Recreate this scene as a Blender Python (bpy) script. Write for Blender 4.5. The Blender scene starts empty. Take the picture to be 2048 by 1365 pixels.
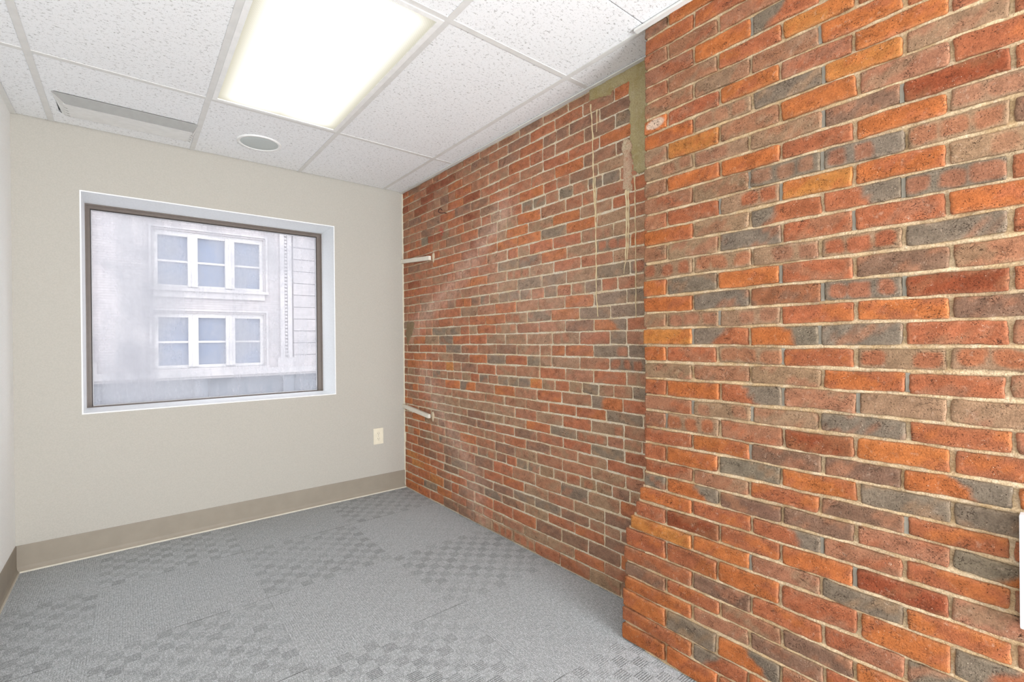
import bpy, bmesh, math, random
import numpy as np
from mathutils import Vector, Matrix
rng = np.random.RandomState(7); random.seed(7)
sc = bpy.context.scene
COL = sc.collection

# ------------------------------------------------------------------ camera
F_PX = 941.886
YAW, PITCH, ROLL = 0.6826616, -0.0020402, -0.0100703
CAM_Z = 1.1511
cd = bpy.data.cameras.new('camera'); cam = bpy.data.objects.new('camera', cd); COL.objects.link(cam)
cd.sensor_width = 36.0; cd.lens = F_PX / 2048 * 36.0; cd.clip_start = .02; cd.clip_end = 300
fw = Vector((math.sin(YAW) * math.cos(PITCH), math.cos(YAW) * math.cos(PITCH), math.sin(PITCH)))
r0 = Vector((math.cos(YAW), -math.sin(YAW), 0)); u0 = r0.cross(fw)
rr = r0 * math.cos(ROLL) + u0 * math.sin(ROLL); uu = -r0 * math.sin(ROLL) + u0 * math.cos(ROLL)
cam.matrix_world = Matrix(((rr.x, uu.x, -fw.x, 0), (rr.y, uu.y, -fw.y, 0), (rr.z, uu.z, -fw.z, CAM_Z), (0, 0, 0, 1)))
sc.camera = cam

# ------------------------------------------------------------------ view, sky
sc.view_settings.view_transform = 'Standard'; sc.view_settings.look = 'None'
sc.view_settings.gamma = 1; sc.view_settings.use_curve_mapping = False
sc.view_settings.exposure = 0.33
SKY = 3.05
w = bpy.data.worlds.new('world'); sc.world = w; w.use_nodes = True
bg = w.node_tree.nodes['Background']; bg.inputs[0].default_value = (.95, .97, 1.0, 1); bg.inputs[1].default_value = SKY

# room dimensions (metres; floor z = 0, camera above the origin)
XR, XL, YB, YR, H = 1.684, -0.454, 3.4245, -1.75, 2.320
def area(name, loc, size, rot, power, col=(1, 1, 1)):
    l = bpy.data.lights.new(name, 'AREA'); l.shape = 'RECTANGLE'; l.size, l.size_y = size; l.energy = power; l.color = col
    o = bpy.data.objects.new(name, l); o.location = loc; o.rotation_euler = rot; COL.objects.link(o); return o
# unseen fill light added behind the camera, shining in through the rear opening
area('rear_fill_light', (0.95, YR - .70, .70), (1.7, 1.3), (math.radians(116), 0, math.radians(12)), 190, (.95, .975, 1.0))
TROFFER = .64      # radiance of the light panel
SEC = 1.25

# ------------------------------------------------------------------ helpers
def s2l(c):
    return tuple(((v / 255) / 12.92 if v / 255 <= .04045 else ((v / 255 + .055) / 1.055) ** 2.4) for v in c)
def tag(o, label=None, cat=None, group=None, kind=None):
    if label: o['label'] = label
    if cat: o['category'] = cat
    if group: o['group'] = group
    if kind: o['kind'] = kind
    return o
def link(name, me, mat=None, parent=None, loc=None):
    o = bpy.data.objects.new(name, me)
    if mat is not None and me is not None: me.materials.append(mat)
    COL.objects.link(o)
    if parent is not None: o.parent = parent
    if loc: o.location = loc
    return o
def empty(name, loc=(0, 0, 0)):
    o = bpy.data.objects.new(name, None); o.location = loc; o.empty_display_size = .05; COL.objects.link(o); return o
class MB:
    """collects shapes (world metres, minus an origin) into one mesh"""
    def __init__(s, org=(0, 0, 0)): s.v = []; s.f = []; s.o = org
    def add(s, vs, fs):
        b = len(s.v); s.v += [(x - s.o[0], y - s.o[1], z - s.o[2]) for x, y, z in vs]; s.f += [tuple(i + b for i in f) for f in fs]
    def box(s, x0, x1, y0, y1, z0, z1):
        s.add([(x0, y0, z0), (x1, y0, z0), (x1, y1, z0), (x0, y1, z0), (x0, y0, z1), (x1, y0, z1), (x1, y1, z1), (x0, y1, z1)],
              [(0, 3, 2, 1), (4, 5, 6, 7), (0, 1, 5, 4), (1, 2, 6, 5), (2, 3, 7, 6), (3, 0, 4, 7)])
    def ringbox(s, x0, x1, z0, z1, y0, y1, wl, wr, wb, wt):
        """frame in the XZ plane, y0..y1 deep, mitred corners"""
        o = [(x0, z0), (x1, z0), (x1, z1), (x0, z1)]; i = [(x0 + wl, z0 + wb), (x1 - wr, z0 + wb), (x1 - wr, z1 - wt), (x0 + wl, z1 - wt)]
        vs = [(x, y0, z) for x, z in o] + [(x, y0, z) for x, z in i] + [(x, y1, z) for x, z in o] + [(x, y1, z) for x, z in i]
        fs = []
        for k in range(4):
            n = (k + 1) % 4
            fs += [(k, n, 4 + n, 4 + k), (8 + n, 8 + k, 12 + k, 12 + n), (n, k, 8 + k, 8 + n), (4 + k, 4 + n, 12 + n, 12 + k)]
        s.add(vs, fs)
    def build(s, name, mat, parent=None, bevel=0, smooth=False):
        me = bpy.data.meshes.new(name); me.from_pydata(s.v, [], s.f); me.update()
        bm = bmesh.new(); bm.from_mesh(me); bmesh.ops.recalc_face_normals(bm, faces=bm.faces)
        if bevel: bmesh.ops.bevel(bm, geom=[e for e in bm.edges], offset=bevel, segments=2, profile=.7, affect='EDGES')
        bm.to_mesh(me); bm.free()
        if smooth: me.polygons.foreach_set('use_smooth', [True] * len(me.polygons))
        o = link(name, me, mat, parent)
        if parent is None or True: o.location = s.o if parent is None else (0, 0, 0)
        return o

# node helper
class NT:
    def __init__(s, name):
        m = bpy.data.materials.new(name); m.use_nodes = True; s.m = m; s.t = m.node_tree; s.t.nodes.clear()
        s.out = s.n('ShaderNodeOutputMaterial')
    def n(s, typ, ins=None, **kw):
        nd = s.t.nodes.new(typ)
        for k, v in kw.items(): setattr(nd, k, v)
        for k, v in (ins or {}).items():
            if hasattr(v, 'bl_idname') and not isinstance(v, bpy.types.Node) or isinstance(v, bpy.types.NodeSocket): s.t.links.new(v, nd.inputs[k])
            elif isinstance(v, bpy.types.Node): s.t.links.new(v.outputs[0], nd.inputs[k])
            else: nd.inputs[k].default_value = v
        return nd
    def math(s, op, a, b=0.0, c=0.0, clamp=False): return s.n('ShaderNodeMath', {0: a, 1: b, 2: c}, operation=op, use_clamp=clamp).outputs[0]
    def mix(s, f, a, b, blend='MIX'):
        nd = s.n('ShaderNodeMix', data_type='RGBA', blend_type=blend)
        for i, v in ((0, f), (6, a), (7, b)):
            if isinstance(v, bpy.types.NodeSocket): s.t.links.new(v, nd.inputs[i])
            elif i and not isinstance(v, (int, float)): nd.inputs[i].default_value = tuple(v)[:3] + (1,)
            else: nd.inputs[i].default_value = v
        return nd.outputs[2]
    def noise(s, vec, scale, detail=3, rough=.5, out=0, dist=0):
        nd = s.n('ShaderNodeTexNoise', {'Scale': scale, 'Detail': detail, 'Roughness': rough, 'Distortion': dist})
        if vec is not None: s.t.links.new(vec, nd.inputs['Vector'])
        return nd.outputs[out]
    def voro(s, vec, scale, feature='F1', out='Distance', rand=1.0):
        nd = s.n('ShaderNodeTexVoronoi', {'Scale': scale, 'Randomness': rand}, feature=feature)
        s.t.links.new(vec, nd.inputs['Vector']); return nd.outputs[out]
    def ramp(s, f, lo, hi, a=0.0, b=1.0):
        nd = s.n('ShaderNodeMapRange', {0: f, 1: lo, 2: hi, 3: a, 4: b}, interpolation_type='SMOOTHSTEP'); return nd.outputs[0]
    def map(s, vec, scale=(1, 1, 1), loc=(0, 0, 0), rot=(0, 0, 0)):
        return s.n('ShaderNodeMapping', {'Vector': vec, 'Scale': scale, 'Location': loc, 'Rotation': rot}).outputs[0]
    def obj(s): return s.n('ShaderNodeTexCoord').outputs['Object']
    def bump(s, h, strength=.5, dist=.002, normal=None):
        nd = s.n('ShaderNodeBump', {'Height': h, 'Strength': strength, 'Distance': dist})
        if normal: s.t.links.new(normal, nd.inputs['Normal'])
        return nd.outputs[0]
    def bsdf(s, col, rough=.6, spec=.3, normal=None, **kw):
        nd = s.n('ShaderNodeBsdfPrincipled', {'Roughness': rough, 'Specular IOR Level': spec})
        if isinstance(col, bpy.types.NodeSocket): s.t.links.new(col, nd.inputs['Base Color'])
        else: nd.inputs['Base Color'].default_value = tuple(col)[:3] + (1,)
        if normal: s.t.links.new(normal, nd.inputs['Normal'])
        for k, v in kw.items(): nd.inputs[k].default_value = v
        s.t.links.new(nd.outputs[0], s.out.inputs[0]); return nd
def simple(name, rgb, rough=.5, spec=.3, bumps=0, scale=60, **kw):
    t = NT(name); o = t.obj(); nz = t.noise(o, scale, 4)
    c = s2l(rgb); col = t.mix(t.ramp(nz, .3, .7), tuple(v * .96 for v in c), tuple(min(1, v * 1.03) for v in c))
    t.bsdf(col, rough, spec, t.bump(nz, bumps, .001) if bumps else None, **kw); return t.m

M = {}
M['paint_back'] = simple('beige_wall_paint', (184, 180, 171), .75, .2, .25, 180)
M['paint_left'] = simple('brightened_wall_paint', (246, 247, 245), .7, .25, .2, 180)  # whiter than the beige wall, to paint in a blown-out brightness
M['white_paint'] = simple('white_reveal_paint', (241, 243, 244), .5, .3, .15, 90)
M['white_metal'] = simple('white_enamelled_metal', (238, 238, 236), .45, .3, 0, 30)
M['tee'] = simple('ceiling_tee_metal', (220, 219, 216), .5, .25, 0, 20)
M['angle'] = simple('wall_angle_metal', (222, 221, 217), .5, .25, 0, 20)
M['grey_metal'] = simple('darkened_grey_metal', (158, 158, 155), .5, .3, 0, 30)  # darkened so the diffuser's front blade carries painted shade
M['plenum'] = simple('dark_plenum', (60, 56, 50), .9, .1, 0, 30)
M['grille'] = simple('speaker_grille_metal', (196, 202, 200), .6, .2, .8, 900)
M['bronze'] = simple('bronze_window_metal', (108, 97, 89), .42, .4, 0, 40)
M['gasket'] = simple('dark_gasket', (70, 66, 66), .6, .3, 0, 40)
M['light_gasket'] = simple('pale_glazing_bead', (205, 205, 208), .5, .3, 0, 40)
M['vinyl'] = simple('taupe_vinyl_base', (151, 142, 128), .5, .3, .1, 12)
M['toe'] = simple('pale_base_toe', (205, 199, 184), .5, .3, .1, 40)
M['ivory'] = simple('ivory_plastic', (228, 221, 200), .35, .4, 0, 40)
M['slot'] = simple('dark_slot', (70, 60, 48), .6, .2, 0, 40)
M['bar'] = simple('chipped_white_bar', (226, 219, 205), .6, .3, .4, 40)
M['plaster'] = simple('crumbly_plaster', (214, 196, 168), .9, .1, 1, 200)
M['caulk'] = simple('cream_caulk', (214, 205, 184), .8, .2, .8, 90)
M['wire'] = simple('rusty_wire', (70, 45, 38), .7, .3, .5, 200)
M['plastic'] = simple('white_plastic', (240, 240, 242), .4, .4, 0, 30)
M['white_ceiling'] = simple('white_gypsum', (230, 230, 228), .8, .1, 0, 30)

# ceiling tile: fissured mineral board
t = NT('fissured_ceiling_tile'); o = t.obj()
v1 = t.map(o, (1, 3.2, 1)); dn = t.noise(o, 14, 2, out=1)
v1 = t.n('ShaderNodeVectorMath', {0: v1, 1: t.n('ShaderNodeVectorMath', {0: dn, 3: .035}, operation='SCALE').outputs[0]}, operation='ADD').outputs[0]
fis = t.math('SUBTRACT', 1.0, t.ramp(t.voro(t.map(v1, (62, 62, 62)), 1.0), .06, .18))
msk = t.ramp(t.noise(o, 55, 2), .40, .52)
fis = t.math('MULTIPLY', fis, msk)
# thin wandering cracks: ridged anisotropic noise
rid = t.math('ABSOLUTE', t.math('SUBTRACT', t.noise(t.map(o, (40, 150, 50)), 1.0, 2, .6), .5))
crk = t.math('MULTIPLY', t.math('SUBTRACT', 1.0, t.ramp(rid, .006, .026)), t.ramp(t.noise(t.map(o, (70, 90, 45), (3, 5, 1)), 1.0, 1), .54, .62))
pin = t.math('MULTIPLY', t.math('SUBTRACT', 1.0, t.ramp(t.voro(o, 190), .12, .3)), t.ramp(t.noise(o, 120, 1), .45, .6))
allp = t.math('MAXIMUM', t.math('MAXIMUM', crk, t.math('MULTIPLY', pin, .6)), t.math('MULTIPLY', fis, .35))
col = t.mix(allp, s2l((241, 242, 243)), s2l((140, 138, 133)))
t.bsdf(col, .9, .1, t.bump(t.math('SUBTRACT', 1.0, allp), .5, .002)); M['tile'] = t.m

# light panel: prismatic lens, brighter in front of its two tubes, warm at the edge
t = NT('prismatic_light_lens'); o = t.obj(); sx = t.n('ShaderNodeSeparateXYZ', {0: o})
ax = t.math('ABSOLUTE', sx.outputs[0]); ay = t.math('ABSOLUTE', sx.outputs[1])
tube = t.math('SUBTRACT', 1.0, t.ramp(t.math('ABSOLUTE', t.math('SUBTRACT', ax, .125)), .02, .16))
endf = t.math('SUBTRACT', 1.0, t.ramp(ay, .50, .60)); edg = t.math('SUBTRACT', 1.0, t.ramp(ax, .20, .30))
lev = t.math('ADD', .58, t.math('MULTIPLY', endf, t.math('ADD', t.math('MULTIPLY', edg, .44), t.math('MULTIPLY', tube, .45))))
pr = t.n('ShaderNodeTexChecker', {'Vector': o, 'Scale': 170.0}).outputs[1]
lev = t.math('MULTIPLY', lev, t.math('ADD', .97, t.math('MULTIPLY', pr, .05)))
colr = t.mix(t.ramp(lev, .5, 1.3), (1, .945, .76), (1, .98, .90))
em = t.n('ShaderNodeEmission', {'Color': colr, 'Strength': t.math('MULTIPLY', lev, TROFFER * 1.35)})
t.t.links.new(em.outputs[0], t.out.inputs[0]); M['lens'] = t.m

# carpet tiles
t = NT('grey_carpet_tiles'); o = t.obj(); s3 = t.n('ShaderNodeSeparateXYZ', {0: o})
X, Y = s3.outputs[0], s3.outputs[1]
tx = t.math('DIVIDE', t.math('ADD', X, .125 + 6.0), .6); ty = t.math('DIVIDE', t.math('ADD', Y, -1.745 + 6.0), .6)
par = t.math('MODULO', t.math('ADD', t.math('FLOOR', tx), t.math('FLOOR', ty)), 2.0)     # 0 = type A, 1 = quarter-turned
qx = t.math('MULTIPLY', tx, 12.0); qy = t.math('MULTIPLY', ty, 12.0)
chk = t.math('MODULO', t.math('ADD', t.math('FLOOR', qx), t.math('FLOOR', qy)), 2.0)
wob = t.math('MULTIPLY', t.math('SUBTRACT', t.noise(o, 60, 2), .5), .9)
def rib(q): return t.ramp(t.math('SINE', t.math('ADD', t.math('MULTIPLY', q, 2 * math.pi * 6), wob)), .25, .9)
ra = t.math('MULTIPLY', rib(qy), chk); rb = t.math('MULTIPLY', rib(qx), t.math('SUBTRACT', 1.0, t.math('MULTIPLY', chk, .45)))
big = t.ramp(t.noise(o, 2.2, 2), .35, .62)
groove = t.math('ADD', t.math('MULTIPLY', t.math('SUBTRACT', 1.0, par), t.math('MULTIPLY', ra, t.math('ADD', .65, t.math('MULTIPLY', big, .5)))), t.math('MULTIPLY', par, t.math('MULTIPLY', rb, .38)))
gn = t.ramp(t.noise(o, 110, 2), .25, .45); groove = t.math('MULTIPLY', groove, gn)
fx = t.math('FRACT', tx); fy = t.math('FRACT', ty)
def seam(f): return t.math('SUBTRACT', 1.0, t.ramp(t.math('MINIMUM', f, t.math('SUBTRACT', 1.0, f)), .0012, .004))
sm = t.math('MULTIPLY', t.math('MAXIMUM', t.math('MULTIPLY', seam(fx), .25), seam(fy)), t.ramp(t.noise(o, 5, 1), .42, .6))
hz = t.noise(o, 330, 3, .8); h2 = t.noise(t.map(o, (1, .55, 1)), 120, 2, .75)
cell = t.n('ShaderNodeTexWhiteNoise', {'Vector': t.n('ShaderNodeCombineXYZ', {0: t.math('FLOOR', qx), 1: t.math('FLOOR', qy)}).outputs[0]}).outputs[0]
tone = t.n('ShaderNodeTexWhiteNoise', {'Vector': t.n('ShaderNodeCombineXYZ', {0: t.math('FLOOR', tx), 1: t.math('FLOOR', ty), 2: 3.0}).outputs[0]}).outputs[0]
groove = t.math('MULTIPLY', groove, t.math('ADD', .45, t.math('MULTIPLY', cell, .55)))
base = t.mix(t.ramp(hz, .36, .64), s2l((120, 125, 127)), s2l((242, 247, 250)))
base = t.mix(t.ramp(h2, .38, .62, 0, .5), base, s2l((140, 145, 146)))
base = t.mix(t.math('MULTIPLY', t.math('SUBTRACT', 1.0, par), t.math('MULTIPLY', t.math('MULTIPLY', chk, cell), .09)), base, s2l((120, 121, 118)))
base = t.mix(t.math('MULTIPLY', groove, .7), base, s2l((62, 62, 60)))
base = t.mix(t.math('MULTIPLY', sm, .8), base, s2l((80, 78, 72)))
base = t.mix(t.math('MULTIPLY', tone, .10), base, s2l((120, 122, 118)))
hh = t.math('SUBTRACT', t.math('MULTIPLY', hz, .9), t.math('ADD', groove, sm))
t.bsdf(base, .95, .05, t.bump(hh, .6, .003)); M['carpet'] = t.m

# brick and mortar: the colour of each brick is stored on its mesh
def brick_mat(name, pits, val=1.0):
    t = NT(name); o = t.obj()
    a = t.n('ShaderNodeAttribute', attribute_name='bcol'); b = t.n('ShaderNodeAttribute', attribute_name='bseed')
    sd = t.n('ShaderNodeVectorMath', {0: b.outputs['Color'], 3: 9.0}, operation='SCALE').outputs[0]
    v = t.n('ShaderNodeVectorMath', {0: o, 1: sd}, operation='ADD').outputs[0]
    vf = t.map(v, (1, 1, 1.6))
    col = t.n('ShaderNodeVectorMath', {0: a.outputs['Color'], 3: val}, operation='SCALE').outputs[0]
    n1 = t.noise(vf, 26, 4, .6); n2 = t.noise(v, 230, 3, .7); n3 = t.noise(v, 700, 2, .7)
    k = t.math('ADD', t.ramp(n1, .25, .75, .78, 1.16), t.math('ADD', t.ramp(n2, .3, .7, -.20, .17), t.ramp(n3, .3, .7, -.14, .14)))
    col = t.n('ShaderNodeVectorMath', {0: col, 3: k}, operation='SCALE').outputs[0]
    # pale lime film, pits, hairline cracks, white specks
    film = t.math('MULTIPLY', t.ramp(t.noise(v, 60, 4, .7), .56, .78), .30)
    col = t.mix(film, col, s2l((205, 180, 158)))
    ck = t.math('ABSOLUTE', t.math('SUBTRACT', t.noise(t.map(v, (1, 1, 1.9)), 34, 3, .62, dist=.6), .5))
    ck = t.math('MULTIPLY', t.math('SUBTRACT', 1.0, t.ramp(ck, .0025, .011)), t.ramp(t.noise(v, 17, 1), .55, .64))
    pt = t.math('MULTIPLY', t.math('SUBTRACT', 1.0, t.ramp(t.voro(v, 210), .10, .26)), t.ramp(t.noise(v, 48, 2), .48, .62))
    pt2 = t.math('MULTIPLY', t.math('SUBTRACT', 1.0, t.ramp(t.voro(v, 85), .06, .13)), t.ramp(t.noise(v, 21, 2), .44, .6))
    dk = t.math('MAXIMUM', t.math('MAXIMUM', ck, t.math('MULTIPLY', pt, pits)), pt2)
    col = t.mix(t.math('MULTIPLY', dk, .85), col, s2l((58, 38, 28)))
    sp = t.math('MULTIPLY', t.math('SUBTRACT', 1.0, t.ramp(t.voro(t.map(v, (1, 1, 1), (.3, .7, .1)), 170), .07, .15)), t.ramp(t.noise(v, 30, 2), .53, .62))
    col = t.mix(t.math('MULTIPLY', sp, .8), col, s2l((232, 214, 190)))
    h = t.math('SUBTRACT', t.math('ADD', t.math('MULTIPLY', n2, .6), t.math('ADD', t.math('MULTIPLY', n1, .9), t.math('MULTIPLY', n3, .25))), t.math('MULTIPLY', dk, 1.1))
    t.bsdf(col, .88, .15, t.bump(h, .9, .0036)); return t.m
def mortar_mat(name, c1, c2, c3):
    t = NT(name); o = t.obj()
    n1 = t.noise(o, 9, 3, .6); n2 = t.noise(o, 260, 3, .7); n3 = t.noise(o, 55, 3, .6)
    col = t.mix(t.ramp(n1, .35, .65), s2l(c1), s2l(c2)); col = t.mix(t.ramp(n3, .48, .72, 0, .6), col, s2l(c3))
    col = t.mix(t.ramp(n2, .40, .68, .0, .55), col, s2l((134, 106, 74)))  # sandy grain, darkened to paint flecks of shadow into the joints
    t.bsdf(col, .95, .08, t.bump(t.math('ADD', n2, n3), .9, .003)); return t.m
M['brick_pilaster'] = brick_mat('pilaster_brick', .9, .74)
M['brick_main'] = brick_mat('wall_brick', .55, 1.0)
M['mortar_pilaster'] = mortar_mat('sandy_mortar', (198, 169, 130), (216, 192, 158), (224, 206, 180))
M['mortar_main'] = mortar_mat('cream_mortar', (226, 206, 172), (234, 222, 198), (236, 231, 222))
M['mortar_grey'] = simple('grey_patch_mortar', (142, 136, 124), .9, .1, .9, 120)
M['cement'] = mortar_mat('green_grey_cement', (172, 158, 112), (184, 172, 132), (194, 182, 150))
M['drip'] = simple('cream_mortar_drip', (222, 203, 164), .9, .1, .8, 150)
M['smear'] = mortar_mat('pinkish_smear', (206, 170, 146), (214, 196, 166), (190, 130, 104))

# ------------------------------------------------------------------ the room shell
def shell(name, label, cat, boxes, mat, org=(0, 0, 0)):
    b = MB(org)
    for bx in boxes: b.box(*bx)
    o = b.build(name, mat); tag(o, label, cat, kind='structure'); return o
shell('floor', 'grey carpet tile floor with checkered ribbed squares', 'floor', [(XL - .12, XR + .3, YR - .9, YB + .3, -.08, 0)], M['carpet'])
WX0, WX1, WZ0, WZ1, WD = -.200, 1.151, CAM_Z - .3776, CAM_Z + .831, .2807
b = MB()
b.box(XL - .12, WX0, YB, YB + .34, 0, H + .3); b.box(WX1, XR + .3, YB, YB + .34, 0, H + .3)
b.box(WX0, WX1, YB, YB + .34, 0, WZ0); b.box(WX0, WX1, YB, YB + .34, WZ1, H + .3)
ob = b.build('wall_back', M['paint_back']); tag(ob, 'beige painted wall around the square window', 'wall', kind='structure')
shell('wall_left', 'wall at the left edge of the picture, whitened to look brightly lit', 'wall', [(XL - .12, XL, YR - .12, YB, 0, H + .3)], M['paint_left'])
wr = shell('wall_rear', 'unseen white wall behind the camera with an opening added for the fill light', 'wall', [(XL, -.05, YR - .12, YR, 0, H + .3), (1.46, XR + .2, YR - .12, YR, 0, H + .3), (-.05, 1.46, YR - .12, YR, 2.1, H + .3)], M['paint_left'])  # opening added to let the rear fill light in

# baseboards
def cove(name, label, pts_fn, length, mat):
    pass
def base_run(name, label, axis):
    # profile (offset from wall, z)
    prof = [(0, .136), (.0035, .136), (.0045, .133), (.0045, .03), (.006, .018), (.010, .010), (.012, .006)]
    b = MB(); tb = MB()
    def P(off, z, s):
        if axis == 'x': return (XL + s * (XR - XL), YB - off, z)
        return (XL + off, YR + s * (YB - YR), z)
    vs = [P(a, z, 0) for a, z in prof] + [P(a, z, 1) for a, z in prof]; n = len(prof)
    b.add(vs, [(i, i + 1, n + i + 1, n + i) for i in range(n - 1)])
    ob = b.build(name, M['vinyl'], smooth=False); tag(ob, label, 'baseboard', kind='structure')
    pr2 = [(.011, .0075), (.016, .008), (.0165, 0.0)]
    vs = [P(a, z, 0) for a, z in pr2] + [P(a, z, 1) for a, z in pr2]
    tb.add(vs, [(i, i + 1, 3 + i + 1, 3 + i) for i in range(2)])
    tb.build('baseboard_toe', M['toe'], ob)
base_run('baseboard_back', 'taupe vinyl baseboard along the window wall', 'x')
base_run('baseboard_left', 'taupe vinyl baseboard along the left wall', 'y')

# ------------------------------------------------------------------ window
win = empty('window_1', (WX0, YB, WZ0)); tag(win, 'square fixed window with bronze frame and deep white reveal', 'window', kind='structure')
def wb(): return MB((WX0, YB, WZ0))
b = wb(); T = .006; y1 = YB + WD + .02
b.add([(WX0, YB - .0005, WZ0), (WX1, YB - .0005, WZ0), (WX1, YB - .0005, WZ1), (WX0, YB - .0005, WZ1), (WX0, y1, WZ0), (WX1, y1, WZ0), (WX1, y1, WZ1), (WX0, y1, WZ1),
       (WX0 + T, YB - .0005, WZ0 + T), (WX1 - T, YB - .0005, WZ0 + T), (WX1 - T, YB - .0005, WZ1 - T), (WX0 + T, YB - .0005, WZ1 - T), (WX0 + T, y1, WZ0 + T), (WX1 - T, y1, WZ0 + T), (WX1 - T, y1, WZ1 - T), (WX0 + T, y1, WZ1 - T)],
      [f for k in range(4) for n in [(k + 1) % 4] for f in ((k, n, 8 + n, 8 + k), (8 + k, 8 + n, 12 + n, 12 + k), (k, 4 + k, 4 + n, n))])
rv = b.build('window_reveal', M['white_paint'], win); rv.location = (0, 0, 0)
fy0, fy1 = YB + WD, YB + WD + .05
b = wb(); b.ringbox(WX0 + T, WX1 - T, WZ0 + T, WZ1 - T, fy0, fy1, .022, .034, .006, .027)
b.ringbox(WX0 + T, WX1 - T, WZ0 + T, WZ1 - T, fy0 - .006, fy0, .007, .007, .002, .009)
b.build('window_frame', M['bronze'], win)
b = wb(); gx0, gx1, gz0, gz1 = WX0 + T + .022, WX1 - T - .034, WZ0 + T + .006, WZ1 - T - .027
b.ringbox(gx0, gx1, gz0, gz1, fy0 + .014, fy0 + .034, .004, .004, .0, .006); b.build('window_gasket', M['gasket'], win)
b = wb(); b.ringbox(gx0 + .004, gx1 - .004, gz0, gz1 - .006, fy0 + .01, fy0 + .022, .003, .003, .005, .002); b.build('glazing_bead', M['light_gasket'], win)
t = NT('fogged_window_glass'); o = t.obj(); s3 = t.n('ShaderNodeSeparateXYZ', {0: o})
big = t.noise(o, 2.3, 5, .6, dist=.4); st = t.noise(t.map(o, (11, 1, 2.2)), 1.0, 5, .65); fine = t.noise(t.map(o, (60, 1, 14)), 1.0, 4, .7)
low = t.ramp(s3.outputs[2], .0, .30, 1, 0)
drip = t.math('MULTIPLY', t.ramp(fine, .5, .72), t.math('ADD', .15, t.math('MULTIPLY', low, .55)))
lft = t.ramp(t.math('ABSOLUTE', t.math('SUBTRACT', s3.outputs[0], .28)), .0, .30, .22, 0)
fog = t.math('ADD', t.math('ADD', t.ramp(big, .3, .7, .10, .44), t.math('MULTIPLY', t.ramp(st, .35, .7), .14)), t.math('ADD', t.math('MULTIPLY', drip, .28), lft), clamp=True)
tr = t.n('ShaderNodeBsdfTransparent', {'Color': (.95, .96, .98, 1)})
tl = t.n('ShaderNodeBsdfTranslucent', {'Color': (.60, .60, .63, 1)}); df = t.n('ShaderNodeBsdfDiffuse', {'Color': (.45, .46, .50, 1)})
hz = t.n('ShaderNodeMixShader', {0: .25, 1: tl.outputs[0], 2: df.outputs[0]})
mx = t.n('ShaderNodeMixShader', {0: fog, 1: tr.outputs[0], 2: hz.outputs[0]})
t.t.links.new(mx.outputs[0], t.out.inputs[0]); M['glass'] = t.m
b = wb(); b.box(gx0 + .002, gx1 - .002, fy0 + .022, fy0 + .028, gz0 + .002, gz1 - .004); b.build('window_glass', M['glass'], win)

# ------------------------------------------------------------------ building across the street
FY = 18.0
def fz(z): return z
tb = NT('pale_facade_brick'); o = tb.obj()
bt = tb.n('ShaderNodeTexBrick', {'Vector': tb.map(o, (1, 1, 1), (0, 0, 0), (math.radians(90), 0, 0)), 'Scale': 1.0, 'Mortar Size': .007, 'Brick Width': .30, 'Row Height': .075,
    'Color1': s2l((178, 171, 169)) + (1,), 'Color2': s2l((170, 162, 161)) + (1,), 'Mortar': s2l((142, 135, 134)) + (1,)})
tb.bsdf(tb.mix(tb.ramp(tb.noise(o, .8, 4), .3, .7, 0, .5), bt.outputs[0], s2l((180, 173, 171))), .9, .1); M['facade'] = tb.m
M['stone'] = simple('pale_limestone', (184, 178, 176), .85, .1, .2, 6)
M['cream_frame'] = simple('cream_window_frame', (208, 203, 200), .6, .2, 0, 4)
M['pane'] = simple('dusky_window_pane', (104, 114, 134), .3, .5, 0, 1.2)
M['dark_front'] = simple('grey_lower_storey', (120, 124, 130), .8, .2, .2, .9)
M['street'] = simple('grey_street', (150, 150, 150), .9, .1, .2, 2)
bd = empty('building', (2, FY, -3.0)); tag(bd, 'pale brick building across the street seen through the fogged window', 'building')
def fb(): return MB((2, FY, -3.0))
rows = [(2.89, 4.67), (.36, 2.11), (5.4, 7.15), (7.9, 9.6), (10.4, 12.1)]
cols0 = [.60, -5.2, 9.2]
holes = [(cx, cx + 3.02, z0, z1) for cx in cols0 for z0, z1 in rows]
# wall with real openings: strips between openings
b = fb(); XS0, XS1 = -14, 20; TOP = 14.6
xs = sorted(cols0); zs = sorted(rows)
zprev = .28
for z0, z1 in zs:
    b.box(XS0, XS1, FY, FY + .5, zprev, z0)
    xp = XS0
    for cx in xs: b.box(xp, cx, FY, FY + .5, z0, z1); xp = cx + 3.02
    b.box(xp, XS1, FY, FY + .5, z0, z1); zprev = z1
b.box(XS0, XS1, FY, FY + .5, zprev, TOP); b.build('brick_wall', M['facade'], bd)
b = fb(); b.box(XS0, XS1, FY + .55, FY + 6, -3, TOP - .2); b.build('building_core', M['dark_front'], bd)
b = fb(); b.box(XS0, XS1, FY - .3, FY + .5, .10, .30); b.box(XS0, XS1, FY - .2, FY + .5, .02, .10); b.box(XS0, XS1, FY - .5, FY + .5, TOP, TOP + .5); b.build('ledge', M['stone'], bd)
b = fb(); b.box(XS0, XS1, FY + .1, FY + .5, -3, .02)
for x in np.arange(XS0, XS1, 2.6): b.box(x, x + .35, FY - .05, FY + .1, -3, .02)
b.build('lower_storey', M['dark_front'], bd)
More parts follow.
